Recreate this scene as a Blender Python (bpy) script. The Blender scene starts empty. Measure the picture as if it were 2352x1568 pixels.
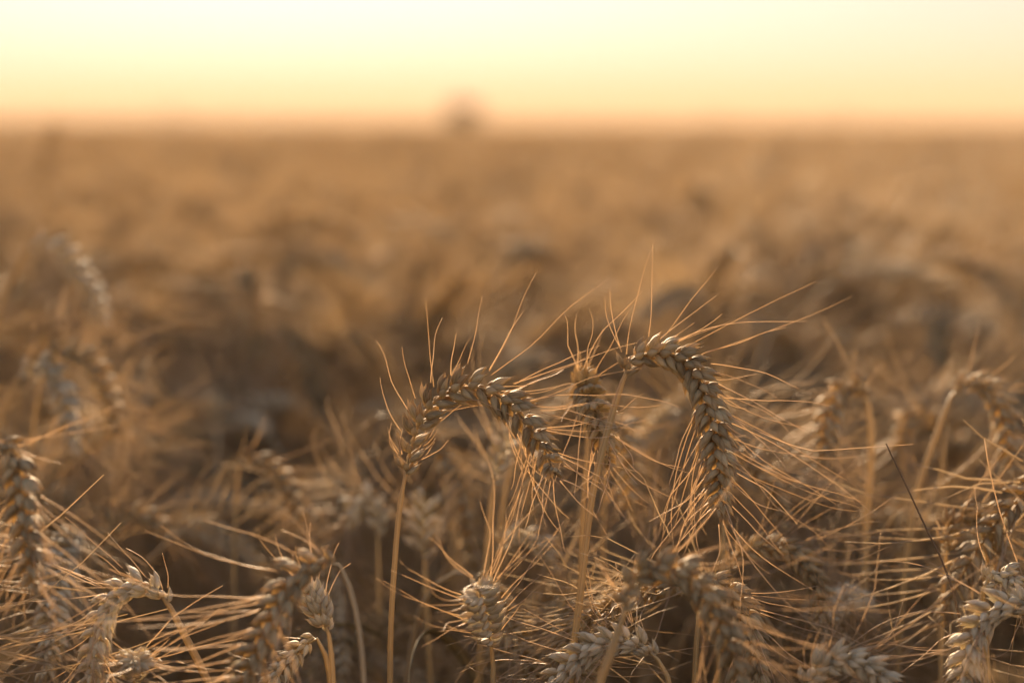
import bpy, math, random
from mathutils import Vector, Matrix
R = math.radians
random.seed(11)
S = bpy.context.scene

# ------------------------------------------------------------------ camera
CAM_Z = 0.89
LENS = 70.0
FOCUS = 0.80
PX = 2352.0                       # measuring width used for the photograph
FPX = PX * LENS / 36.0
PITCH = math.atan((784 - 284) / FPX)
cam_data = bpy.data.cameras.new('camera')
cam = bpy.data.objects.new('camera', cam_data)
S.collection.objects.link(cam)
cam.location = (0, 0, CAM_Z)
cam.rotation_euler = (R(90) - PITCH, 0, 0)
cam_data.lens = LENS
cam_data.sensor_width = 36
cam_data.clip_start = 0.02
cam_data.clip_end = 6000
cam_data.dof.use_dof = True
cam_data.dof.focus_distance = FOCUS
cam_data.dof.aperture_fstop = 3.9
S.camera = cam
S.render.resolution_x = 1024
S.render.resolution_y = 682

# ------------------------------------------------------------------ world and sun
SUN_EL, SUN_AZ = R(12.0), R(-6.0)      # azimuth from +Y towards +X
w = bpy.data.worlds.new('World')
S.world = w
w.use_nodes = True
nt = w.node_tree
bg = nt.nodes['Background']
sky = nt.nodes.new('ShaderNodeTexSky')
sky.sky_type = 'NISHITA'
sky.sun_disc = False
sky.sun_elevation = SUN_EL
sky.sun_rotation = SUN_AZ
sky.altitude = 100
sky.air_density = 1.0
sky.dust_density = 2.0
sky.ozone_density = 1.0
gm = nt.nodes.new('ShaderNodeGamma'); gm.inputs[1].default_value = 0.38      # softer contrast between the glow and the rest of the sky
wb = nt.nodes.new('ShaderNodeMix'); wb.data_type = 'RGBA'; wb.blend_type = 'MULTIPLY'; wb.inputs['Factor'].default_value = 1.0
wb.inputs['B'].default_value = (0.93, 0.97, 1.20, 1)                         # warm white balance
nt.links.new(sky.outputs[0], gm.inputs[0])
nt.links.new(gm.outputs[0], wb.inputs['A'])
nt.links.new(wb.outputs['Result'], bg.inputs[0])
bg.inputs[1].default_value = 0.062
sl = bpy.data.lights.new('sun', 'SUN')
sl.energy = 5.0
sl.angle = R(0.6)
sl.color = (1.0, 0.73, 0.46)
sun = bpy.data.objects.new('sun', sl)
S.collection.objects.link(sun)
to_sun = Vector((math.sin(SUN_AZ) * math.cos(SUN_EL), math.cos(SUN_AZ) * math.cos(SUN_EL), math.sin(SUN_EL)))
sun.rotation_euler = (-to_sun).to_track_quat('-Z', 'Y').to_euler()
sun.location = (0, 0, 5)
S.view_settings.view_transform = 'Standard'
S.view_settings.look = 'None'
S.view_settings.exposure = 2.45
S.view_settings.gamma = 1

# ------------------------------------------------------------------ helpers
FWD = Vector((0, math.cos(PITCH), -math.sin(PITCH)))
UP = Vector((0, math.sin(PITCH), math.cos(PITCH)))
RT = Vector((1, 0, 0))
CAMP = Vector((0, 0, CAM_Z))

def at(x, y, d):
    """real point standing d metres in front of the lens, seen at x, y of a 2352 px wide photo"""
    return CAMP + d * (FWD + RT * ((x - 1176) / FPX) - UP * ((y - 784) / FPX))

def project(p):
    q = p - CAMP
    d = q.dot(FWD)
    return 1176 + FPX * q.dot(RT) / d, 784 - FPX * q.dot(UP) / d, d

def catmull(pts, n):
    """centripetal spline through pts, resampled to n even steps"""
    P = [pts[0] * 2 - pts[1]] + list(pts) + [pts[-1] * 2 - pts[-2]]
    fine = []
    for i in range(1, len(P) - 2):
        a, b, c, d = P[i - 1:i + 3]
        t1 = max(1e-4, (b - a).length ** .5); t2 = t1 + max(1e-4, (c - b).length ** .5); t3 = t2 + max(1e-4, (d - c).length ** .5)
        for k in range(14):
            t = t1 + (t2 - t1) * k / 14
            A1 = a * ((t1 - t) / t1) + b * (t / t1)
            A2 = b * ((t2 - t) / (t2 - t1)) + c * ((t - t1) / (t2 - t1))
            A3 = c * ((t3 - t) / (t3 - t2)) + d * ((t - t2) / (t3 - t2))
            B1 = A1 * ((t2 - t) / t2) + A2 * (t / t2)
            B2 = A2 * ((t3 - t) / (t3 - t1)) + A3 * ((t - t1) / (t3 - t1))
            fine.append(B1 * ((t2 - t) / (t2 - t1)) + B2 * ((t - t1) / (t2 - t1)))
    fine.append(P[-2])
    L = [0.0]
    for a, b in zip(fine, fine[1:]):
        L.append(L[-1] + (b - a).length)
    out, j = [], 0
    for i in range(n):
        s = L[-1] * i / (n - 1)
        while j < len(L) - 2 and L[j + 1] < s:
            j += 1
        u = (s - L[j]) / max(1e-9, L[j + 1] - L[j])
        out.append(fine[j].lerp(fine[j + 1], min(1, max(0, u))))
    return out, L[-1]

def tangents(p):
    return [(p[min(i + 1, len(p) - 1)] - p[max(i - 1, 0)]).normalized() for i in range(len(p))]

class MB:
    """collects faces with a uv (u round, v along) and a per-piece tint"""
    def __init__(s):
        s.v, s.f, s.uv, s.t = [], [], [], []
    def ring_surface(s, rings, tint, cap=True):
        n = len(rings[0]); b = len(s.v); m = len(rings)
        for r in rings: s.v.extend(r)
        for i in range(m - 1):
            for k in range(n):
                k2 = (k + 1) % n
                s.f.append((b + i * n + k, b + i * n + k2, b + (i + 1) * n + k2, b + (i + 1) * n + k))
                s.uv.append(((k / n, i / (m - 1)), ((k + 1) / n, i / (m - 1)), ((k + 1) / n, (i + 1) / (m - 1)), (k / n, (i + 1) / (m - 1))))
                s.t.append(tint)
        if cap:
            s.f.append(tuple(b + k for k in reversed(range(n)))); s.uv.append(tuple((k / n, 0) for k in reversed(range(n)))); s.t.append(tint)
            s.f.append(tuple(b + (m - 1) * n + k for k in range(n))); s.uv.append(tuple((k / n, 1) for k in range(n))); s.t.append(tint)
    def tube(s, pts, rad, n=6, tint=0.5):
        T = tangents(pts)
        ref = Vector((0.31, 0.87, 0.38))
        a = T[0].cross(ref).normalized()
        rings = []
        for i, p in enumerate(pts):
            a = (a - T[i] * a.dot(T[i])).normalized()
            b = T[i].cross(a)
            r = rad(i / (len(pts) - 1))
            rings.append([p + (a * math.cos(2 * math.pi * k / n) + b * math.sin(2 * math.pi * k / n)) * r for k in range(n)])
        s.ring_surface(rings, tint)
    def strip(s, pts, sides, tint, thick=0.00015):
        rings = []
        for p, sd, nm in sides_iter(pts, sides):
            rings.append([p - sd, p + nm * (thick + 0.12 * sd.length), p + sd, p + nm * (0.12 * sd.length - thick)])
        s.ring_surface(rings, tint)
    def build(s, name, mat, parent=None):
        me = bpy.data.meshes.new(name)
        me.from_pydata([tuple(p) for p in s.v], [], s.f)
        uvl = me.uv_layers.new(name='UVMap')
        flat = []
        for q in s.uv:
            for c in q: flat.extend(c)
        uvl.data.foreach_set('uv', flat)
        at_ = me.attributes.new('tint', 'FLOAT', 'FACE')
        at_.data.foreach_set('value', s.t)
        me.polygons.foreach_set('use_smooth', [True] * len(me.polygons))
        me.materials.append(mat)
        o = bpy.data.objects.new(name, me)
        if parent is not False:
            S.collection.objects.link(o)
        if parent:
            o.parent = parent
        return o

def sides_iter(pts, sides):
    T = tangents(pts)
    for p, t, sd in zip(pts, T, sides):
        nm = t.cross(sd)
        nm = nm.normalized() if nm.length > 1e-9 else Vector((0, 0, 1))
        yield p, sd, nm

def empty(name, loc, label, cat, group=None):
    o = bpy.data.objects.new(name, None)
    S.collection.objects.link(o)
    o.location = loc
    o.empty_display_size = 0.02
    o['label'] = label; o['category'] = cat
    if group: o['group'] = group
    return o

# ------------------------------------------------------------------ materials
def straw(name, dark, light, transl, rough=0.55, stripe=18.0, spec=0.3, bump=0.6, noise_scale=260, trans_col=None):
    m = bpy.data.materials.new(name); m.use_nodes = True
    n = m.node_tree; N = n.nodes; Lk = n.links
    for x in list(N): N.remove(x)
    out = N.new('ShaderNodeOutputMaterial')
    uv = N.new('ShaderNodeUVMap'); uv.uv_map = 'UVMap'
    mp = N.new('ShaderNodeMapping'); mp.inputs['Scale'].default_value = (stripe, 1.6, 1)
    Lk.new(uv.outputs[0], mp.inputs[0])
    st = N.new('ShaderNodeTexNoise'); st.inputs['Scale'].default_value = 1.0; st.inputs['Detail'].default_value = 3
    Lk.new(mp.outputs[0], st.inputs[0])
    tc = N.new('ShaderNodeTexCoord')
    bl = N.new('ShaderNodeTexNoise'); bl.inputs['Scale'].default_value = noise_scale; bl.inputs['Detail'].default_value = 4
    Lk.new(tc.outputs['Object'], bl.inputs[0])
    ta = N.new('ShaderNodeAttribute'); ta.attribute_name = 'tint'
    oi = N.new('ShaderNodeObjectInfo')
    def math_(op, a, b):
        q = N.new('ShaderNodeMath'); q.operation = op
        for i, z in enumerate((a, b)):
            if isinstance(z, (int, float)): q.inputs[i].default_value = z
            else: Lk.new(z, q.inputs[i])
        return q.outputs[0]
    f = math_('ADD', math_('SUBTRACT', math_('MULTIPLY', st.outputs[0], 1.3), 0.38), math_('MULTIPLY', bl.outputs[0], 0.35))
    f = math_('ADD', f, math_('MULTIPLY', ta.outputs['Fac'], 0.55))
    f = math_('ADD', f, math_('MULTIPLY', oi.outputs['Random'], 0.18))
    f = math_('SUBTRACT', f, 0.32)
    mx = N.new('ShaderNodeMix'); mx.data_type = 'RGBA'; mx.clamp_factor = True
    Lk.new(f, mx.inputs['Factor'])
    mx.inputs['A'].default_value = (*dark, 1); mx.inputs['B'].default_value = (*light, 1)
    bp = N.new('ShaderNodeBump'); bp.inputs['Strength'].default_value = bump; bp.inputs['Distance'].default_value = 0.0006
    Lk.new(st.outputs[0], bp.inputs['Height'])
    pr = N.new('ShaderNodeBsdfPrincipled')
    Lk.new(mx.outputs['Result'], pr.inputs['Base Color'])
    pr.inputs['Roughness'].default_value = rough
    pr.inputs['Specular IOR Level'].default_value = spec
    Lk.new(bp.outputs[0], pr.inputs['Normal'])
    tr = N.new('ShaderNodeBsdfTranslucent')
    if trans_col:
        tm = N.new('ShaderNodeMix'); tm.data_type = 'RGBA'; tm.blend_type = 'MULTIPLY'; tm.inputs['Factor'].default_value = 1
        Lk.new(mx.outputs['Result'], tm.inputs['A']); tm.inputs['B'].default_value = (*trans_col, 1)
        Lk.new(tm.outputs['Result'], tr.inputs[0])
    else:
        Lk.new(mx.outputs['Result'], tr.inputs[0])
    ms = N.new('ShaderNodeMixShader'); ms.inputs[0].default_value = transl
    Lk.new(pr.outputs[0], ms.inputs[1]); Lk.new(tr.outputs[0], ms.inputs[2])
    Lk.new(ms.outputs[0], out.inputs[0])
    return m

M_EAR = straw('ear_husk', (0.21, 0.14, 0.065), (0.82, 0.71, 0.43), 0.42, rough=0.65, spec=0.18, trans_col=(1.0, 0.82, 0.6))
M_EAR_PALE = straw('pale_ear_husk', (0.42, 0.34, 0.20), (0.88, 0.81, 0.58), 0.26, rough=0.65, spec=0.18, trans_col=(1.0, 0.78, 0.55))
M_EAR_DARK = straw('dark_ear_husk', (0.10, 0.06, 0.035), (0.30, 0.21, 0.13), 0.15, rough=0.5)
M_AWN = straw('awn_straw', (0.55, 0.41, 0.25), (0.86, 0.70, 0.50), 0.58, rough=0.5, stripe=3, spec=0.25, bump=0.0)
M_STEM = straw('stem_straw', (0.36, 0.23, 0.09), (0.74, 0.55, 0.26), 0.25, rough=0.4, stripe=30, spec=0.35, bump=0.12, noise_scale=60)
M_AWN_FIELD = straw('field_awn_straw', (0.46, 0.35, 0.21), (0.76, 0.62, 0.42), 0.56, rough=0.6, stripe=3, spec=0.15, bump=0.0)
M_STEM_FIELD = straw('field_stem_straw', (0.34, 0.24, 0.12), (0.62, 0.48, 0.28), 0.12, rough=0.65, stripe=30, spec=0.15, bump=0.12, noise_scale=60)
M_LEAF = straw('dry_leaf', (0.20, 0.155, 0.08), (0.50, 0.41, 0.23), 0.12, rough=0.75, stripe=26, noise_scale=50, spec=0.12)
M_DARKSTEM = straw('weathered_stalk', (0.14, 0.09, 0.05), (0.32, 0.22, 0.13), 0.1, spec=0.1, rough=0.9, stripe=12)

# ------------------------------------------------------------------ wheat anatomy
def husk(mb, base, zax, xax, L, W, Th, rng, tint, nseg=8, nrow=9, curl=0.12, fat=0.62):
    """one plump pointed husk: z along, x outward"""
    zax = zax.normalized()
    xax = (xax - zax * xax.dot(zax)).normalized()
    yax = zax.cross(xax)
    rings = []
    for i in range(nrow):
        v = i / (nrow - 1)
        u = min(1, v * 1.14)
        r = (math.sin(math.pi * min(1, u ** fat)) ** (0.55 + 1.15 * v)) if 0 < v < 1 else 0.0
        r = max(r, 0.10 if v < 0.5 else 0.07 * (1.25 - v))
        c = base + zax * (L * v) + xax * (L * (curl * math.sin(math.pi * v) + (.14 + .2 * tint) * v ** 2.5))
        ring = []
        for k in range(nseg):
            a = 2 * math.pi * (k + .5 * (nseg % 2)) / nseg
            cx, cy = math.cos(a), math.sin(a)
            keel = 1 + 0.34 * max(0, cx) ** 5
            ring.append(c + xax * (cx * Th * .5 * r * keel) + yax * (cy * W * .5 * r))
        rings.append(ring)
    mb.ring_surface(rings, tint, cap=False)
    return base + zax * (L * 0.97)

def awn_path(p, d, L, rng, out, n=10, kink=0.0, curl=0.27, wind=None):
    d = d.normalized()
    a = d.cross(Vector((rng.uniform(-1, 1), rng.uniform(-1, 1), rng.uniform(-1, 1)))).normalized()
    b = d.cross(a)
    k1 = rng.uniform(-curl, curl); k2 = rng.uniform(-curl, curl); wind = wind or Vector((.10, 0, .07)); 
    ph = rng.uniform(0, 6.28); w = rng.uniform(0.004, 0.03)
    pts = []
    ks = rng.uniform(.3, .75); ka = rng.uniform(-1, 1) * kink; kb = rng.uniform(-1, 1) * kink
    for i in range(n):
        s = i / (n - 1)
        q = p + d * (L * s) + a * (L * k1 * s * s) + b * (L * k2 * s * s) + out * (L * 0.10 * math.sin(s * 1.6))
        q += wind * (L * s * s) + a * (L * w * math.sin(ph + s * 9) * s) + b * (L * w * math.cos(ph * 1.7 + s * 7) * s)
        if s > ks:
            q += (a * ka + b * kb) * (L * (s - ks))
        pts.append(q)
    return pts

def grow_ear(path, roll, rng, size=1.0, spread=30, awn_len=0.052, awn_prof=None, detail=2, n_sp=None, view=None,
             kink=0.25, awn_keep=1.0, awn_r=0.00021, spike=1.0, wind=None):
    """returns rachis MB, list of spikelet MBs, list of awn MBs"""
    size *= 0.84
    ns = 60
    p, L = catmull(path, ns)
    T = tangents(p)
    if n_sp is None: n_sp = max(8, int(L / 0.0040 / size))
    ref = view if view is not None else Vector((0, 1, 0))
    side0 = T[0].cross(ref)
    if side0.length < 1e-3: side0 = T[0].cross(Vector((1, 0, 0)))
    side = side0.normalized()
    fr = []
    for i in range(ns):
        side = (side - T[i] * side.dot(T[i])).normalized()
        fr.append((side.copy(), T[i].cross(side)))
    ra = MB(); ra.tube(p, lambda t: 0.0008 * size * (1 - .5 * t), 6, 0.3)
    sps, aws = [], []
    cr, sr = math.cos(roll), math.sin(roll)
    segs, rows = ((10, 10) if detail == 2 else (7, 7) if detail == 1 else (5, 5))
    nf = 4 if detail == 2 else 3 if detail else 2
    for i in range(n_sp + 1):
        t = i / n_sp
        last = i == n_sp
        k = min(ns - 1, int(t * 0.97 * (ns - 1)))
        Tk = T[k]; s0, n0 = fr[k]
        Sx = s0 * cr + n0 * sr; Nx = n0 * cr - s0 * sr
        sgn = 1 if i % 2 else -1
        prof = min(1.0, 0.66 + 1.9 * t) * min(1.0, 0.60 + 1.6 * (1 - t))
        sc = size * prof * rng.uniform(.93, 1.07)
        a = R(spread - 10) * rng.uniform(.85, 1.15) * (0.75 if t > .85 else 1)
        if last: a = 0; sgn = 1
        out = (Sx * sgn)
        zd = Tk * math.cos(a) + out * math.sin(a)
        base = p[k] + out * (0.0003 * size)
        mb = MB()
        # two glumes hug the outside, lemmas stand between them
        for g in (-1, 1):
            gd = (zd + Nx * (g * 0.46) + out * 0.16).normalized()
            husk(mb, base + Nx * (g * 0.0011 * sc), gd, out * .45 + Nx * g, 0.0098 * sc, 0.0042 * sc, 0.0027 * sc, rng, rng.uniform(.2, 1), segs, rows)
        tips = []
        for q in range(nf):
            g = (-1, 1, 0)[q] if nf == 3 else (-1, 1, -.35, .35)[q] if nf == 4 else (-1, 1)[q]
            fd = (zd + Nx * (g * 0.27) + out * (0.06 if abs(g) == 1 else 0.20)).normalized()
            fd = (fd + Vector((rng.uniform(-1, 1), rng.uniform(-1, 1), rng.uniform(-1, 1))) * 0.12).normalized()
            Lf = (0.0110 if abs(g) == 1 else 0.0120) * sc * rng.uniform(.93, 1.06) * spike
            tp = husk(mb, base + fd * (0.0018 * sc) + out * (0.0006 if g else 0.0012) * sc, fd, out * .7 + Nx * g * .7, Lf * 1.08, 0.0045 * sc, 0.0034 * sc, rng,
                      rng.uniform(0, 1), segs, rows)
            tips.append((tp, fd, g))
        sps.append(mb)
        for tp, fd, g in tips:
            if rng.random() > awn_keep: continue
            
            al = awn_len * (awn_prof(t) if awn_prof else min(1, .25 + 2.2 * t) * (1 - .25 * t)) * rng.uniform(.5, 1.15)
            if al < .003: continue
            ad = (fd + out * rng.uniform(-.05, .62) + Nx * (g * rng.uniform(0, .4)) + Nx * rng.uniform(-.25, .25) + Tk * rng.uniform(-.1, .3)).normalized()
            am = MB()
            kk = kink * 1.7 if rng.random() < .45 else 0.05
            am.tube(awn_path(tp - fd * 0.0008, ad, al, rng, out, n=(12 if detail == 2 else 7 if detail == 1 else 5), kink=kk, wind=wind),
                    lambda u: awn_r * (1 - .6 * u), 5 if detail == 2 else 3, rng.uniform(0, 1))
            aws.append(am)
    return ra, sps, aws

def merge(mbs):
    o = MB()
    for m in mbs:
        b = len(o.v)
        o.v.extend(m.v); o.f.extend(tuple(i + b for i in f) for f in m.f); o.uv.extend(m.uv); o.t.extend(m.t)
    return o

def leaf_mb(p0, az, L, W, rng, rise=0.5, tw=1.5):
    """dry ribbon leaf arching away from the stem"""
    n = 14
    d = Vector((math.cos(az), math.sin(az), 0)); lat = Vector((-math.sin(az), math.cos(az), 0))
    pts, sd = [], []
    a = R(75) * rise + R(20); p = p0.copy()
    drop = rng.uniform(2.0, 3.1)
    for i in range(n):
        s = i / (n - 1)
        pts.append(p.copy())
        ang = a - drop * s
        p += (d * math.cos(ang) + Vector((0, 0, 1)) * math.sin(ang)) * (L / n) + lat * (L / n * .25 * math.sin(s * 4 + az))
        wv = W * .5 * (min(1, .35 + 3 * s)) * (1 - s ** 2.2) + 0.0002
        th = tw * s * rng.uniform(.85, 1.15)
        sd.append((lat * math.cos(th) + Vector((0, 0, 1)) * math.sin(th)) * wv)
    mb = MB(); mb.strip(pts, sd, rng.uniform(0, 1)); return mb

def stem_radius(r0, r1):
    def f(t):   # t = 0 at the ground, 1 at the neck
        r = r0 + (r1 - r0) * t
        if t > .975: r *= 1 - .6 * (t - .975) / .025
        for c in (0.28, 0.62):
            r += 0.0007 * math.exp(-((t - c) / .006) ** 2)
        return r
    return f

# ------------------------------------------------------------------ hand-placed plants
HERO_GROUP = 'bearded wheat plants standing in the front of the field'
def hero(label, ear, stem, depth, roll=0.6, size=1.0, parts=False, mat=None, seed=1, leaf=True, spread=30, awn_len=.052,
         awn_prof=None, r_top=.0011, r_bot=.0019, sd=None, kink=.25, keep=1.0, n_sp=None, stemmat=None, ear_label=None, detail=None, group=HERO_GROUP, spike=1.0, wind=None):
    rng = random.Random(seed)
    mat = mat or M_EAR
    def pt(q, dd): return at(q[0], q[1], q[2] if len(q) > 2 else dd)
    e = [pt(q, depth) for q in ear]
    s = [pt(q, sd or depth) for q in stem]           # from the neck downwards
    low = s[-1]
    prev = s[-2] if len(s) > 1 else e[0]
    slope = (low - prev); slope /= max(1e-6, abs(slope.z))
    foot = Vector((low.x + slope.x * low.z * .22, low.y + slope.y * low.z * .22, 0))
    mid = Vector((low.x + slope.x * low.z * .18, low.y + slope.y * low.z * .18, low.z * .45))
    root = empty('wheat_plant', foot, label, 'wheat', group)
    off = -foot
    line = [foot, mid] + list(reversed(s)) + [e[0], e[0] + (e[1] - e[0]).normalized() * .006]
    # drop points that coincide
    cl = [line[0]]
    for q in line[1:]:
        if (q - cl[-1]).length > .0015: cl.append(q)
    sp, Ls = catmull([q + off for q in cl], 90)
    st = MB(); st.tube(sp, stem_radius(r_bot, r_top), 12, rng.uniform(.2, .9))
    st.build('stem', stemmat or M_STEM, root)
    keep = min(keep, .52)
    det = detail if detail is not None else (2 if parts else 1)
    ra, sps, aws = grow_ear([q + off for q in e], roll, rng, size, spread, awn_len, awn_prof, det, n_sp, FWD, kink, keep, spike=spike, wind=wind)
    if parts:
        ear_o = ra.build('ear', mat, root)
        for m in sps: m.build('spikelet', mat, ear_o)
        for m in aws: m.build('awn', M_AWN, ear_o)
    else:
        ear_o = merge([ra] + sps).build('ear', mat, root)
        if aws: merge(aws).build('awns', M_AWN, ear_o)
    if ear_label: ear_o['label'] = ear_label
    if leaf:
        z0 = rng.uniform(.50, .62)
        k = min(range(len(sp)), key=lambda i: abs(sp[i].z - z0))
        leaf_mb(sp[k], rng.uniform(0, 6.28), rng.uniform(.10, .19), .006, rng, rng.uniform(.3, .9)).build('leaf', M_LEAF, root)
    return root

# --- the two sharp ears and their neighbours
hero('sharp tan bearded ear arching right like a rainbow, left of the two tallest in focus',
     [(933,1088),(942,1035),(972,955),(1020,905),(1085,888),(1150,912),(1203,962),(1248,1028),(1275,1092,.79)],
     [(931,1092),(918,1165),(906,1300),(898,1430),(896,1568)], .80, roll=.42, size=1.0, parts=True, seed=3, awn_len=.050,
     awn_prof=lambda t: .22 if t < .08 else min(1, .38 + 1.3 * t) * (1 - .25 * t), spread=33, n_sp=31)
hero('sharp ear hooked over and hanging straight down, on a gold rimmed leaning stem',
     [(1437,858),(1450,828),(1500,812),(1560,822),(1605,872),(1632,955),(1648,1040),(1655,1110),(1652,1185)],
     [(1434,866),(1418,912),(1387,1020),(1358,1150),(1337,1330),(1318,1480),(1308,1568)], .80, roll=.5, size=1.02, parts=True, seed=8,
     awn_len=.064, awn_prof=lambda t: .55 if t < .1 else min(1, .75 + .6 * t) * (1 - .35 * t), r_top=.0014, r_bot=.0021, spread=31, n_sp=34)
hero('sharp ear facing the lens between the two tall ears, curling down behind the leaning stem',
     [(1345,905,.865),(1336,885,.85),(1343,888,.836),(1360,925,.825),(1382,985,.82),(1402,1055,.822)],
     [(1347,915,.867),(1350,1000,.865),(1342,1126,.86),(1328,1430,.86),(1322,1568,.86)], .83, roll=.9, size=1.12, parts=True, seed=21, awn_len=.046, spread=34)
hero('pale sharp ear bending left at the lower left corner, on a stem leaning right',
     [(385,1385),(365,1358),(322,1345),(275,1358),(243,1400),(225,1460),(213,1520),(203,1585)],
     [(392,1396),(415,1440),(445,1500),(480,1572)], .785, roll=.8, size=.95, parts=True, mat=M_EAR_PALE, seed=31, awn_len=.068, wind=Vector((-.3, 0, .05)), awn_prof=lambda t: .35 if t < .25 else 1.0, spread=32, r_top=.0015)
hero('big blurred orange edged ear bending left off the bottom edge, left of the arching ear',
     [(768,1290),(735,1288),(680,1318),(640,1385),(612,1450),(580,1515),(548,1585)],
     [(775,1292),(802,1345),(824,1440),(836,1568)], .73, roll=.5, size=.98, parts=True, seed=41, awn_len=.066, wind=Vector((-.25, 0, .12)), r_top=.0009, r_bot=.0016, stemmat=M_STEM_FIELD, spread=33)
hero('small pale ear with few plump husks standing under the big left bending ear',
     [(752,1448),(742,1420),(725,1385),(708,1350)],
     [(755,1455),(762,1510),(765,1568)], .79, roll=1.1, size=.95, parts=True, mat=M_EAR_PALE, seed=42, awn_len=.03, keep=.5)
hero('pale ear creeping left along the bottom edge beneath the big left bending ear',
     [(720,1462,.81),(700,1478,.81),(672,1508,.81),(640,1545,.81),(615,1590,.81)],
     [(735,1475,.81),(752,1520,.81),(758,1568,.81)], .81, roll=1.0, size=.85, mat=M_EAR_PALE, seed=43, awn_len=.04)
hero('small pale upright ear with star shaped awns, low between the two tall stems',
     [(1128,1480,.80),(1119,1435,.792),(1108,1392,.782),(1100,1345,.77)],
     [(1129,1488,.80),(1133,1530,.80),(1132,1568,.80)], .80, roll=.5, size=1.0, parts=True, mat=M_EAR_PALE, seed=51, awn_len=.052, spread=42, n_sp=13)
hero('pale sharp ear lying leftwards at the bottom edge, crossed by the leaning tall stem',
     [(1505,1505),(1470,1478),(1420,1470),(1365,1482),(1310,1520),(1255,1575)],
     [(1512,1515),(1530,1545),(1540,1580)], .79, roll=.9, size=.95, parts=True, mat=M_EAR_PALE, seed=61, awn_len=.05, spread=34)
hero('large grey ear arching right and running off the bottom edge, right of centre',
     [(1434,1402),(1440,1355),(1480,1312),(1545,1305),(1605,1345),(1652,1420),(1685,1500),(1705,1590)],
     [(1432,1410),(1418,1455),(1395,1520),(1377,1568)], .725, roll=.6, size=.98, parts=True, seed=71, awn_len=.05, spread=33, r_top=.0015)
hero('tan ear drooping right just behind the large grey arching ear at the bottom',
     [(1625,1330),(1660,1340),(1700,1385),(1725,1450),(1738,1520),(1745,1590)],
     [(1618,1345),(1605,1420),(1595,1568)], .80, roll=.9, size=.9, parts=True, seed=72, awn_len=.05)
hero('pale ear with plump husks lying right along the bottom edge, lower right',
     [(1848,1590),(1868,1548),(1912,1520),(1965,1522),(2012,1545),(2050,1590)],
     [(1845,1600),(1840,1640)], .765, roll=.7, size=1.0, parts=True, mat=M_EAR_PALE, seed=81, awn_len=.055, spread=32)
hero('pale sharp ear arching left into the lower right corner from the right edge, hanging down',
     [(2385,1400),(2340,1382),(2290,1392),(2250,1430),(2228,1485),(2216,1540),(2208,1600)],
     [(2395,1412),(2410,1480),(2420,1568)], .775, roll=.8, size=.98, parts=True, mat=M_EAR_PALE, seed=91, awn_len=.062, spread=32)
hero('pale ear head standing at the right edge just above the corner ear',
     [(2262,1345,.80),(2275,1320,.80),(2300,1318,.80),(2335,1345,.795),(2360,1400,.79)],
     [(2258,1355,.80),(2262,1440,.81),(2270,1568,.81)], .80, roll=.4, size=.85, mat=M_EAR_PALE, seed=92, awn_len=.05, detail=2)
hero('blurred tan ear nodding right behind the right edge awns, above the corner ears',
     [(2175,1262),(2182,1215),(2215,1188),(2258,1200),(2288,1250),(2302,1320)],
     [(2172,1275),(2165,1380),(2160,1568)], .86, roll=.8, size=.95, seed=93, awn_len=.06)
hero('tan ear arching right in the lower right middle, half hidden among crossing awns',
     [(1672,1310),(1695,1272),(1745,1255),(1805,1262),(1850,1298),(1880,1355),(1893,1420)],
     [(1668,1320),(1655,1400),(1650,1568)], .86, roll=.7, size=.92, seed=94, awn_len=.05)
hero('grey blurred ear drooping right from behind the tallest hooked ear',
     [(1680,1060),(1705,1052),(1745,1085),(1780,1140),(1800,1200)],
     [(1676,1072),(1665,1180),(1655,1400),(1650,1568)], .92, roll=.9, size=.95, seed=95, awn_len=.055)
hero('orange blurred ear hanging down behind the leaning tall stem',
     [(1400,985),(1412,962),(1432,975),(1445,1040),(1450,1110),(1445,1180)],
     [(1399,995),(1390,1100),(1385,1300),(1380,1568)], .96, roll=.6, size=1.0, seed=96, awn_len=.05)
hero('blurred pale upright ear with awns streaming right, just right of the arching ear stem',
     [(974,1282),(970,1240),(972,1195),(973,1140)],
     [(975,1290),(980,1400),(988,1568)], .955, roll=.1, size=1.15, mat=M_EAR_PALE, seed=101, awn_len=.06, spread=30, r_top=.0013)
hero('blurred pale ear standing under the arching ear on a bright rimmed stem',
     [(1133,1112),(1140,1075),(1155,1040),(1178,1000)],
     [(1132,1122),(1124,1200),(1115,1330),(1100,1568)], .915, roll=.3, size=1.0, mat=M_EAR_PALE, seed=102, awn_len=.05, r_top=.0016)
hero('orange glowing blurred ear hanging under the tip of the arching ear',
     [(1175,1070),(1200,1050),(1225,1065),(1232,1120),(1222,1180)],
     [(1170,1080),(1150,1200),(1140,1568)], .97, roll=.7, size=1.0, seed=103, awn_len=.05)
hero('pale blurred drooping ear with bright specks, below the tip of the arching ear',
     [(1150,1265),(1160,1238),(1200,1228),(1245,1250),(1270,1300)],
     [(1146,1280),(1140,1400),(1138,1568)], .93, roll=.7, size=.95, mat=M_EAR_PALE, seed=104, awn_len=.045)
hero('blurred small pale ear head left of the arching ear stem',
     [(868,1230),(866,1175),(845,1145),(815,1160),(800,1200)],
     [(868,1245),(870,1350),(872,1568)], .98, roll=.6, size=.95, mat=M_EAR_PALE, seed=105, awn_len=.05)
hero('orange fuzzy ear curling left over a golden upright stem, right of the tallest ears',
     [(1990,915),(1972,888),(1938,892),(1912,935),(1898,1000),(1890,1060)],
     [(1995,930),(2002,1000),(2000,1080),(1990,1180),(1985,1568)], .945, roll=.7, size=1.0, seed=111, awn_len=.05, r_top=.0017, r_bot=.0020)
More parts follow.
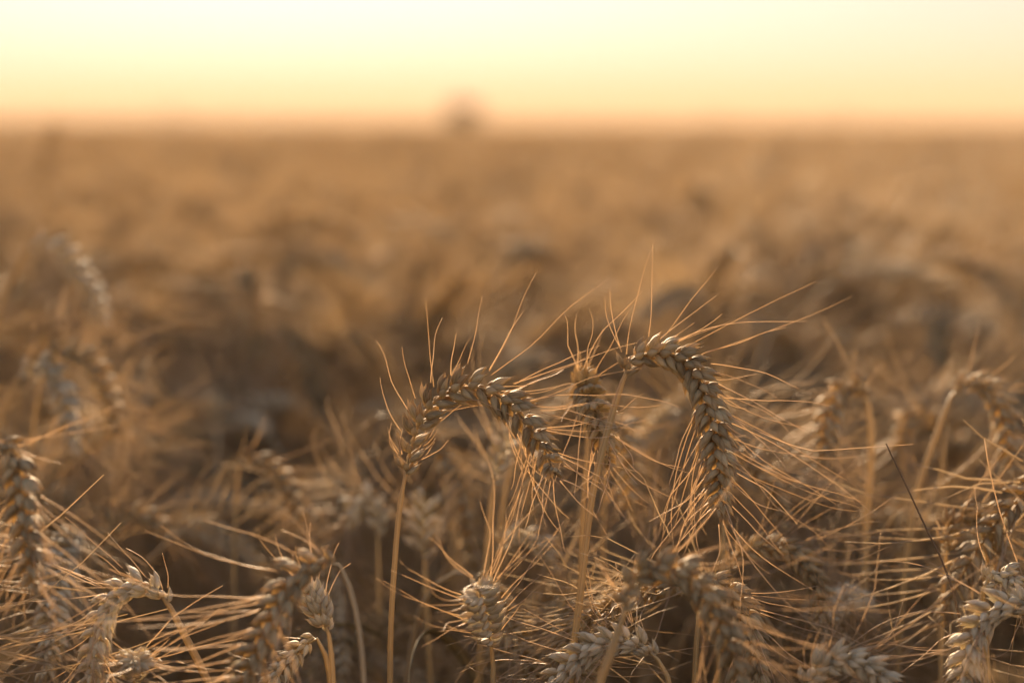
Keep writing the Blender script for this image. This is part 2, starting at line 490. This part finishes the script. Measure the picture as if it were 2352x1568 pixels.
hero('blurred ear arching right on a stem leaning right, near the right edge',
     [(2192,900),(2222,880),(2268,890),(2300,940),(2318,1010),(2328,1090)],
     [(2186,908),(2150,1000),(2115,1100),(2092,1200),(2070,1400),(2060,1568)], .93, roll=.7, size=1.0, seed=112, awn_len=.055, r_top=.0013, r_bot=.0019)
hero('small orange blurred ear curling left between the golden stem and the right leaning stem',
     [(2160,990),(2140,955),(2105,948),(2080,985),(2070,1040)],
     [(2162,1000),(2166,1120),(2165,1568)], 1.04, roll=.7, size=.95, seed=113, awn_len=.05)
hero('large dark grey ear hanging straight down along the left edge of the photo',
     [(-45,1050),(-15,1020),(25,1040),(45,1110),(55,1190),(68,1270),(76,1350)],
     [(-55,1065),(-80,1200),(-90,1568)], .73, roll=.5, size=.98, parts=True, seed=121, awn_len=.055, spread=31)
hero('blurred grey ear hooked right near the left edge, lower of a blurred pair',
     [(45,860),(70,845),(115,850),(145,900),(160,970),(170,1030)],
     [(38,870),(10,930),(-10,1010),(-30,1200),(-40,1500)], 1.0, roll=.6, size=1.05, mat=M_EAR_PALE, seed=131, awn_len=.06)
hero('blurred orange lit ear hooked right near the left edge, upper of a blurred pair',
     [(110,825),(140,808),(195,822),(235,870),(258,930),(268,985)],
     [(104,835),(85,920),(70,1050),(60,1400)], 1.03, roll=.6, size=1.1, seed=132, awn_len=.06)
hero('blurred grey ear arching right on a long leaning stem at the left edge, topmost there',
     [(72,560),(105,558),(150,585),(195,640),(225,695),(240,740)],
     [(66,566),(35,620),(5,690),(-20,800),(-40,1100)], 1.13, roll=.5, size=1.2, mat=M_EAR_PALE, seed=133, awn_len=.06, r_top=.0019, r_bot=.0022)
hero('dark blurred ear lying level across the left edge above the blurred pair',
     [(-60,750),(-10,748),(50,755),(110,765),(165,775)],
     [(-70,755),(-110,850),(-120,1200)], 1.3, roll=.6, size=1.0, seed=134, awn_len=.05)
hero('blurred ear nodding right left of centre with a single bright speck at its neck',
     [(552,1062),(575,1050),(620,1068),(655,1105),(675,1150),(685,1190)],
     [(548,1075),(540,1200),(535,1568)], 1.0, roll=.6, size=.95, seed=135, awn_len=.055)
hero('dark tall upright blurred ear crossing the horizon at the far left',
     [(92,440),(98,395),(110,340),(132,275)],
     [(91,450),(85,520),(75,700),(70,1000)], 2.3, roll=.4, size=1.2, seed=136, awn_len=.04, mat=M_EAR, keep=.5, r_top=.0016)
hero('pale ear pointing at the lens at the bottom edge under the lower left ear',
     [(310,1560,.80),(305,1530,.79),(308,1515,.775),(322,1525,.76)],
     [(310,1575,.81),(305,1620,.81)], .80, roll=.3, size=.9, mat=M_EAR_PALE, seed=137, awn_len=.04, detail=2)
hero('dim blurred arching ear behind the awns of the lower left ear',
     [(248,1250),(258,1205),(300,1175),(350,1190),(390,1240)],
     [(246,1265),(240,1350),(236,1568)], .97, roll=.7, size=.95, seed=138, awn_len=.05)

# --- a weathered bare stalk and a bare awned tip crossing the right side
def stalk(label, name, pts, d, r0, r1, mat, cat='stalk'):
    P = [at(q[0], q[1], q[2] if len(q) > 2 else d) for q in pts]
    low = P[-1]
    foot = Vector((low.x + .01, low.y + .02, 0))
    root = empty('bare_stalk', foot, label, cat)
    line = [foot - foot, Vector((low.x - foot.x, low.y - foot.y, low.z * .5))] + [q - foot for q in reversed(P)]
    sp, _ = catmull(line, 80)
    mb = MB(); mb.tube(sp, lambda t: r0 + (r1 - r0) * max(0, (t - .6) / .4) if t > .6 else r0, 8, .4)
    mb.build(name, mat, root)
    return root
stalk('thin dark weathered stalk slanting down right among the awns right of the tallest ear', 'stem',
      [(2035,1018),(2062,1075),(2098,1150),(2128,1215),(2165,1290),(2200,1400),(2220,1600)], .79, .0010, .0003, M_DARKSTEM)
stalk('single thin bright straw rising steeply near the right edge in focus', 'stem',
      [(2261,1008),(2272,1075),(2295,1170),(2325,1260),(2352,1330),(2390,1568)], .80, .0006, .0002, M_AWN)

# ------------------------------------------------------------------ variants for the field
def variant(seed, detail):
    """plant with its foot at the origin, nodding towards +X; returns dict of MBs and its top height"""
    rng = random.Random(seed)
    h = 0.70
    kind = rng.random()
    th0 = R(rng.uniform(4, 22)); th1 = R(rng.uniform(95, 185) if kind < .72 else rng.uniform(20, 85))
    neck = rng.uniform(.03, .09)
    p = Vector((0, 0, 0)); pts = [p.copy()]
    lean = R(rng.uniform(0, 5))
    n = 10
    Ls = h - neck - .03
    for i in range(n):
        a = lean + (th0 - lean) * (i / n) ** 3
        p = p + Vector((math.sin(a), rng.uniform(-.02, .02), math.cos(a))) * (Ls / n); pts.append(p.copy())
    a0 = th0
    for i in range(4):
        a0 += (th1 - th0) * .10
        p = p + Vector((math.sin(a0), 0, math.cos(a0))) * (neck / 4); pts.append(p.copy())
    Le = rng.uniform(.070, .098)
    e = [p.copy()]
    for i in range(7):
        a0 += (th1 - a0) * .28
        p = p + Vector((math.sin(a0), rng.uniform(-.12, .12), math.cos(a0))) * (Le / 7); e.append(p.copy())
    sp, _ = catmull(pts, 40 if detail else 16)
    st = MB(); st.tube(sp, stem_radius(.0019, .0011), 7 if detail else 4, rng.uniform(0, 1))
    ra, sps, aws = grow_ear(e, rng.uniform(0, 3.1), rng, rng.uniform(.88, 1.05), rng.uniform(27, 35), rng.uniform(.052, .075), None,
                            1 if detail else 0, None, Vector((0, 1, 0)), .2, 1.0 if detail else .75, awn_r=.00029 if detail else .00042)
    lv = []
    for q in range(2 if detail else 1):
        z0 = rng.uniform(.22, .46)
        k = min(range(len(sp)), key=lambda i: abs(sp[i].z - z0))
        lv.append(leaf_mb(sp[k], rng.uniform(0, 6.28), rng.uniform(.10, .17), rng.uniform(.005, .008), rng, rng.uniform(.3, .65)))
    top = max(v.z for m in [ra] + sps for v in m.v)
    return dict(stem=st, ear=merge([ra] + sps), awns=merge(aws), leaf=lv, top=top)

VAR = [variant(500 + i, True) for i in range(12)]
protos = [None] * len(VAR)
FIELD_GROUP = 'wheat plants packed in the field around and behind the sharp ears'

def place(vi, loc, rz, sc, label, tilt=(0, 0)):
    if protos[vi] is None:
        r = empty('wheat_plant', loc, label, 'wheat', FIELD_GROUP)
        v = VAR[vi]
        v['stem'].build('stem', M_STEM_FIELD, r)
        mt = (M_EAR, M_EAR, M_EAR_PALE)[vi % 3]
        eo = v['ear'].build('ear', mt, r)
        v['awns'].build('awns', M_AWN_FIELD, eo)
        for l in v['leaf']: l.build('leaf', M_LEAF, r)
        protos[vi] = r
    else:
        src = protos[vi]
        r = src.copy(); S.collection.objects.link(r)
        r['label'] = label; r['group'] = FIELD_GROUP
        for ch in src.children:
            c = ch.copy(); S.collection.objects.link(c); c.parent = r
            for g in ch.children:
                k = g.copy(); S.collection.objects.link(k); k.parent = c
    r.location = loc
    r.rotation_euler = (tilt[0], tilt[1], rz)
    r.scale = (sc, sc, sc)
    return r

rng = random.Random(83)
ZONES = ['at the left edge', 'near the left edge', 'above the lower left ear', 'above the big left ear', 'left of the arching ear', 'behind the arching ear',
         'between the two tall ears', 'behind the tallest ear', 'right of the tallest ear', 'left of the golden stem', 'by the golden stem', 'by the right leaning stem', 'at the right edge']
def zone(x):
    cuts = [150, 320, 520, 760, 930, 1150, 1380, 1600, 1780, 1920, 2040, 2220]
    return ZONES[sum(x > c for c in cuts)]
def band(d):
    return ('low in front' if d < .8 else 'just behind the sharp ears' if d < .98 else 'second row back' if d < 1.25
            else 'third row back' if d < 1.55 else 'fourth row back')
def nod(rz):
    c = math.cos(rz); s_ = math.sin(rz)
    return 'nodding right' if c > .6 else 'nodding left' if c < -.6 else 'nodding away' if s_ > 0 else 'facing the lens'
placed = []
count = 0
tries = 0
while count < 262 and tries < 6000:
    tries += 1
    u = rng.random()
    d = math.sqrt(.66 ** 2 + u * (1.78 ** 2 - .66 ** 2))
    x = rng.uniform(-120, 2472)
    X = (x - 1176) / FPX * d
    if d < .82 and rng.random() < .8: continue
    if d < .95 and rng.random() < .45: continue
    if d < .84 and x < 1900: continue
    if d < .95 and x < 560: continue
    if d < .90 and x < 1850: continue
    if d < .98 and 820 < x < 1340: continue
    if any((X - a) ** 2 + (d - b) ** 2 < .032 ** 2 for a, b in placed): continue
    # height of the plant top below the lens
    if d < .80:   ymin, ymax = 1420, 1560
    elif d < .92: ymin, ymax = 1300, 1540
    elif d < 1.1: ymin, ymax = 1080, 1380
    elif d < 1.35: ymin, ymax = 780, 1060
    else: ymin, ymax = 560, 800
    if .9 < d < 1.35 and 250 < x < 1000: ymin += 60; ymax += 20
    if x < 420 and .8 < d < 1.3: ymin, ymax = 1150, 1450
    if x < 380 and 1.0 < d < 1.45 : ymin, ymax = 1050, 1250
    if x > 1800 and .8 < d < 1.02: ymin, ymax = 1230, 1500
    yt = rng.uniform(ymin, ymax)
    if d < .92 and rng.random() < .35: yt = min(1560, yt + 120)
    z = (CAMP + d * (FWD - UP * ((yt - 784) / FPX))).z
    if z > .835: z = .835 - rng.random() * .03
    vi = rng.randrange(len(VAR))
    sc = z / VAR[vi]['top']
    rz = rng.gauss(0.1, 1.15) if rng.random() < .75 else rng.uniform(0, 6.28)
    placed.append((X, d))
    Y = d * math.cos(PITCH) - (z - CAM_Z) * 0.1
    place(vi, (X, d, 0), rz, sc, 'blurred %sear %s, %s, %s' % ('pale ' if vi % 3 == 2 else 'tall ' if yt < (ymin + ymax) / 2 else 'low ', nod(rz), band(d), zone(x)), (rng.uniform(-.04, .04), rng.uniform(-.04, .04)))
    count += 1

same = {}
for o in list(S.objects):
    if o.get('group') == FIELD_GROUP: same.setdefault(o['label'], []).append(o)
for lb, obs in same.items():
    obs.sort(key=lambda o: o.location.y)
    if len(obs) == 2: tags = ['nearer of two', 'farther of two']
    elif len(obs) == 3: tags = ['nearest of three', 'middle of three', 'farthest of three']
    elif len(obs) == 4: tags = ['nearest of four', 'second of four', 'third of four', 'farthest of four']
    else: continue
    for o, t_ in zip(obs, tags): o['label'] = lb.replace('blurred ', '').replace(' back,', ',') + ', ' + t_

# ------------------------------------------------------------------ the rest of the crop, one mass
LOW = [variant(900 + i, False) for i in range(8)]
src_col = bpy.data.collections.new('field_plants')
def solid(i, v):
    o = MB(); parts = [(v['stem'], 0), (v['ear'], 1), (v['awns'], 2)] + [(l, 3) for l in v['leaf']]
    mi = []
    for m, k in parts:
        b = len(o.v)
        o.v.extend(m.v); o.f.extend(tuple(q + b for q in f) for f in m.f); o.uv.extend(m.uv); o.t.extend(m.t); mi.extend([k] * len(m.f))
    ob = o.build('field_plant', M_STEM_FIELD, False)
    for m in ((M_EAR, M_EAR, M_EAR_PALE)[i % 3], M_AWN_FIELD, M_LEAF): ob.data.materials.append(m)
    ob.data.polygons.foreach_set('material_index', mi)
    src_col.objects.link(ob)
for i, v in enumerate(LOW): solid(i, v)

pts, rot, scl, idx = [], [], [], []
def ground_z(x, y):
    # the land lifts gently far away on the left
    r = max(0.0, y - 60)
    return 0.0045 * r * max(0.0, min(1.0, (-x / max(y, 1) + .02) / .26)) * .8
def add_pt(x, y, z_top):
    vi = rng.randrange(len(LOW)); s = z_top / LOW[vi]['top']
    pts.append((x, y, ground_z(x, y))); rot.append((rng.uniform(-.05, .05), rng.uniform(-.05, .05), rng.gauss(.1, 1.2) if rng.random() < .75 else rng.uniform(0, 6.28)))
    scl.append((s, s, s)); idx.append(vi)
HALF = 18 / LENS
def sow(y0, y1, dens, half, zlo, zhi, skip=None):
    n = int((y1 - y0) * dens * half(.5 * (y0 + y1)) * 2)
    for _ in range(n):
        y = rng.uniform(y0, y1); hw = half(y); x = rng.uniform(-hw, hw)
        if skip and skip(x, y): continue
        z = rng.triangular(zlo, zhi, .4 * zlo + .6 * zhi)
        add_pt(x, y, z)
def inside(x, y):
    return abs(x) < y * HALF * 1.06 + .03
def near_skip(x, y):
    if inside(x, y) and y > .66: return True
    if y < .98 and abs(x) < y * HALF + .14: return True
    if abs(x) < .16 and y < .25: return True         # where the photographer stands
    if math.hypot(x, y) < .2: return True
    return False
sow(-1.0, 1.78, 330, lambda y: 2.4, .62, .78, lambda x, y: near_skip(x, y) or (inside(x, y) and y <= .66))
# short plants under the frame between the lens and the front row
for _ in range(60):
    y = rng.uniform(.28, .66); x = rng.uniform(-1, 1) * (y * HALF + .03)
    add_pt(x, y, CAM_Z - .30 * y - rng.uniform(.14, .24))
sow(.80, 1.0, 130, lambda y: y * HALF, .45, .58)
sow(1.0, 1.35, 190, lambda y: y * HALF, .54, .69)
sow(1.35, 1.78, 260, lambda y: y * HALF, .62, .76)     # lower tillers between the individual plants
sow(1.78, 4, 460, lambda y: .4 * y + 1.5, .71, .825)
sow(4, 10, 160, lambda y: .4 * y + 2, .73, .85)
sow(10, 30, 38, lambda y: .4 * y + 3, .78, .878)
sow(30, 90, 8, lambda y: .4 * y + 4, .80, .885)
me = bpy.data.meshes.new('wheat_crop')
me.from_pydata(pts, [], [])
for nm, dat in (('rot', rot), ('scl', scl)):
    a = me.attributes.new(nm, 'FLOAT_VECTOR', 'POINT')
    a.data.foreach_set('vector', [c for q in dat for c in q])
a = me.attributes.new('idx', 'INT', 'POINT'); a.data.foreach_set('value', idx)
crop = bpy.data.objects.new('wheat_crop', me)
S.collection.objects.link(crop)
crop['kind'] = 'stuff'; crop['label'] = 'mass of blurred golden bearded wheat filling the field to the horizon'; crop['category'] = 'wheat field'
ng = bpy.data.node_groups.new('sow_crop', 'GeometryNodeTree')
ng.interface.new_socket('Geometry', in_out='INPUT', socket_type='NodeSocketGeometry')
ng.interface.new_socket('Geometry', in_out='OUTPUT', socket_type='NodeSocketGeometry')
gi = ng.nodes.new('NodeGroupInput'); go = ng.nodes.new('NodeGroupOutput')
ip = ng.nodes.new('GeometryNodeInstanceOnPoints')
ci = ng.nodes.new('GeometryNodeCollectionInfo')
ci.inputs['Collection'].default_value = src_col
ci.inputs['Separate Children'].default_value = True
ci.inputs['Reset Children'].default_value = True
def named(n_, t_):
    q = ng.nodes.new('GeometryNodeInputNamedAttribute'); q.data_type = t_; q.inputs['Name'].default_value = n_
    return q.outputs['Attribute']
ng.links.new(gi.outputs[0], ip.inputs['Points'])
ng.links.new(ci.outputs[0], ip.inputs['Instance'])
ip.inputs['Pick Instance'].default_value = True
ng.links.new(named('idx', 'INT'), ip.inputs['Instance Index'])
e2r = ng.nodes.new('FunctionNodeEulerToRotation')
ng.links.new(named('rot', 'FLOAT_VECTOR'), e2r.inputs[0])
ng.links.new(e2r.outputs[0], ip.inputs['Rotation'])
ng.links.new(named('scl', 'FLOAT_VECTOR'), ip.inputs['Scale'])
ng.links.new(ip.outputs[0], go.inputs[0])
md = crop.modifiers.new('sow', 'NODES'); md.node_group = ng

# ------------------------------------------------------------------ ground
def ground_mat():
    m = bpy.data.materials.new('dry_soil'); m.use_nodes = True
    N = m.node_tree.nodes; Lk = m.node_tree.links
    pr = N['Principled BSDF']; tc = N.new('ShaderNodeTexCoord')
    a = N.new('ShaderNodeTexNoise'); a.inputs['Scale'].default_value = 30; a.inputs['Detail'].default_value = 8
    cr = N.new('ShaderNodeValToRGB'); cr.color_ramp.elements[0].color = (.05, .035, .022, 1); cr.color_ramp.elements[1].color = (.17, .12, .075, 1)
    Lk.new(tc.outputs['Object'], a.inputs[0]); Lk.new(a.outputs[0], cr.inputs[0]); Lk.new(cr.outputs[0], pr.inputs['Base Color'])
    b = N.new('ShaderNodeBump'); b.inputs['Distance'].default_value = .01; Lk.new(a.outputs[0], b.inputs['Height']); Lk.new(b.outputs[0], pr.inputs['Normal'])
    pr.inputs['Roughness'].default_value = .95
    return m
def sheet(name, ys, xs, zf, mat):
    v, f = [], []
    for y in ys:
        for x in xs(y): v.append((x, y, zf(x, y)))
    n = len(xs(ys[0]))
    for j in range(len(ys) - 1):
        for i in range(n - 1):
            f.append((j * n + i, j * n + i + 1, (j + 1) * n + i + 1, (j + 1) * n + i))
    m = bpy.data.meshes.new(name); m.from_pydata(v, [], f); m.materials.append(mat)
    m.polygons.foreach_set('use_smooth', [True] * len(f))
    o = bpy.data.objects.new(name, m); S.collection.objects.link(o); return o
ys = [-40, -10, 0, 2, 5, 10, 20, 40, 60, 90, 130, 200, 300, 450, 700, 1100, 1800, 3000]
g = sheet('ground', ys, lambda y: [(-1 + 2 * i / 40) * (abs(y) * .7 + 60) for i in range(41)], ground_z, ground_mat())
g['kind'] = 'structure'

# far crop: a thick rough canopy beyond the plants one can make out
def far_mat():
    m = straw('far_crop', (.20, .13, .07), (.50, .36, .21), .4, rough=.7, noise_scale=2.0, bump=0)
    return m
FM = far_mat()
fr_ = MB()
rngf = random.Random(5)
y = 85.0
while y < 2500:
    hw = .42 * y + 6
    step = max(.55, y * .011)
    x = -hw
    while x < hw:
        w_ = step * rngf.uniform(.5, 1.1)
        gz = ground_z(x, y); h = rngf.uniform(.78, .885) + (y / 2500) * .0
        yy = y + rngf.uniform(-.5, .5) * step
        t = rngf.random()
        q = [Vector((x - w_ / 2, yy, gz - .02)), Vector((x + w_ / 2, yy + w_ * .3, gz - .02)), Vector((x + w_ * .45, yy + w_ * .25, gz + h * rngf.uniform(.9, 1))), Vector((x, yy + w_ * .15, gz + h)), Vector((x - w_ * .4, yy, gz + h * rngf.uniform(.88, 1)))]
        back = [c + Vector((0, w_ * .5, 0)) for c in q]
        b = len(fr_.v); fr_.v.extend(q + back)
        n = 5
        for k in range(n):
            k2 = (k + 1) % n
            fr_.f.append((b + k, b + k2, b + n + k2, b + n + k)); fr_.uv.append(((0, 0), (1, 0), (1, 1), (0, 1))); fr_.t.append(t)
        fr_.f.append(tuple(b + k for k in range(n))); fr_.uv.append(tuple((k / n, 0) for k in range(n))); fr_.t.append(t)
        fr_.f.append(tuple(b + n + k for k in reversed(range(n)))); fr_.uv.append(tuple((k / n, 0) for k in range(n))); fr_.t.append(t)
        x += step * rngf.uniform(.6, 1.2)
    y += step * 1.1
fo = fr_.build('distant_crop', FM)
fo['kind'] = 'stuff'; fo['label'] = 'far end of the wheat field running to the horizon'; fo['category'] = 'wheat field'

# ------------------------------------------------------------------ lone tree and far hedge trees
def leaf_mat():
    m = bpy.data.materials.new('tree_leaf'); m.use_nodes = True
    N = m.node_tree.nodes; Lk = m.node_tree.links
    pr = N['Principled BSDF']; oi = N.new('ShaderNodeTexCoord'); a = N.new('ShaderNodeTexNoise'); a.inputs['Scale'].default_value = .8
    cr = N.new('ShaderNodeValToRGB'); cr.color_ramp.elements[0].color = (.018, .022, .010, 1); cr.color_ramp.elements[1].color = (.06, .055, .025, 1)
    Lk.new(oi.outputs['Object'], a.inputs[0]); Lk.new(a.outputs[0], cr.inputs[0]); Lk.new(cr.outputs[0], pr.inputs['Base Color'])
    return m
LM = leaf_mat()
BM = bpy.data.materials.new('bark'); BM.use_nodes = True
BM.node_tree.nodes['Principled BSDF'].inputs['Base Color'].default_value = (.09, .06, .04, 1)
def tree(px, d, H, W, label, seed, group=None, leaves=1500):
    rg = random.Random(seed)
    X = (px - 1176) / FPX * d
    loc = Vector((X, d, ground_z(X, d)))
    root = empty('tree', loc, label, 'tree', group)
    tb = MB()
    tb.tube([Vector((0, 0, -.2)), Vector((.05 * H * .2, 0, H * .3)), Vector((0, .1, H * .62)), Vector((.1, 0, H * .85))], lambda t: H * .03 * (1 - .8 * t), 8)
    clumps = []
    for k in range(13):
        a = k * 2.4; r = W * .5 * math.sqrt(rg.uniform(.05, .8)); z = H * rg.uniform(.38, .88)
        r *= math.sin(math.pi * min(.95, max(.12, (z / H - .15) / .95))) ** .5
        c = Vector((r * math.cos(a), r * math.sin(a), z)); clumps.append((c, W * rg.uniform(.13, .24)))
        tb.tube([Vector((0, 0, z * .55)), c * .5 + Vector((0, 0, z * .32)), c], lambda t: H * .010 * (1 - .7 * t), 5)
    tb.build('trunk', BM, root)
    cb = MB()
    ls = H * .03
    for k in range(leaves):
        c, r = rg.choice(clumps)
        q = c + Vector((rg.gauss(0, .5), rg.gauss(0, .5), rg.gauss(0, .42))) * r
        u = Vector((rg.uniform(-1, 1), rg.uniform(-1, 1), rg.uniform(-1, 1))).normalized(); v = u.cross(Vector((rg.uniform(-1, 1), rg.uniform(-1, 1), rg.uniform(-1, 1)))).normalized()
        s_ = ls * rg.uniform(.6, 1.4); b = len(cb.v)
        cb.v.extend([q - u * s_, q + v * s_ * .5, q + u * s_, q - v * s_ * .5]); cb.f.append((b, b + 1, b + 2, b + 3)); cb.uv.append(((0, 0), (1, 0), (1, 1), (0, 1))); cb.t.append(rg.random())
    cb.build('crown', LM, root)
tree(1066, 80, 1.80, 1.35, 'lone dark rounded tree standing alone on the horizon near the centre', 5, leaves=5000)
for i, (px, d, H, W) in enumerate([(395, 240, 2.3, 4.5), (560, 260, 1.9, 4), (1640, 300, 2.2, 4.5), (1930, 280, 2.6, 5)]):
    tree(px, d, H, W, ['faint low tree on the horizon towards the left, nearer the left edge', 'faint low bush on the horizon between the left low tree and the lone tree',
                       'faint low tree on the horizon right of the lone tree', 'faint low tree on the horizon nearest the right edge'][i], 20 + i, 'faint low trees along the horizon', 900)

# ------------------------------------------------------------------ dusty air over the field
hz = MB()
hx, hy0, hy1, hzt = 1400, -60, 3100, 14.0
c = [Vector((x, y, z)) for z in (-2.0, hzt) for x, y in ((-hx, hy0), (hx, hy0), (hx, hy1), (-hx, hy1))]
hz.v = c
hz.f = [(3, 2, 1, 0), (4, 5, 6, 7), (0, 1, 5, 4), (1, 2, 6, 5), (2, 3, 7, 6), (3, 0, 4, 7)]
hz.uv = [((0, 0), (1, 0), (1, 1), (0, 1))] * 6; hz.t = [0] * 6
HM = bpy.data.materials.new('dusty_air'); HM.use_nodes = True
N = HM.node_tree.nodes
N.remove(N['Principled BSDF'])
pv = N.new('ShaderNodeVolumePrincipled')
pv.inputs['Color'].default_value = (0.50, 0.38, 0.27, 1)
pv.inputs['Density'].default_value = 0.0029
pv.inputs['Anisotropy'].default_value = 0.1
HM.node_tree.links.new(pv.outputs[0], N['Material Output'].inputs['Volume'])
ho = hz.build('haze', HM)
ho['kind'] = 'stuff'; ho['label'] = 'warm dusty evening air over the field'; ho['category'] = 'haze'
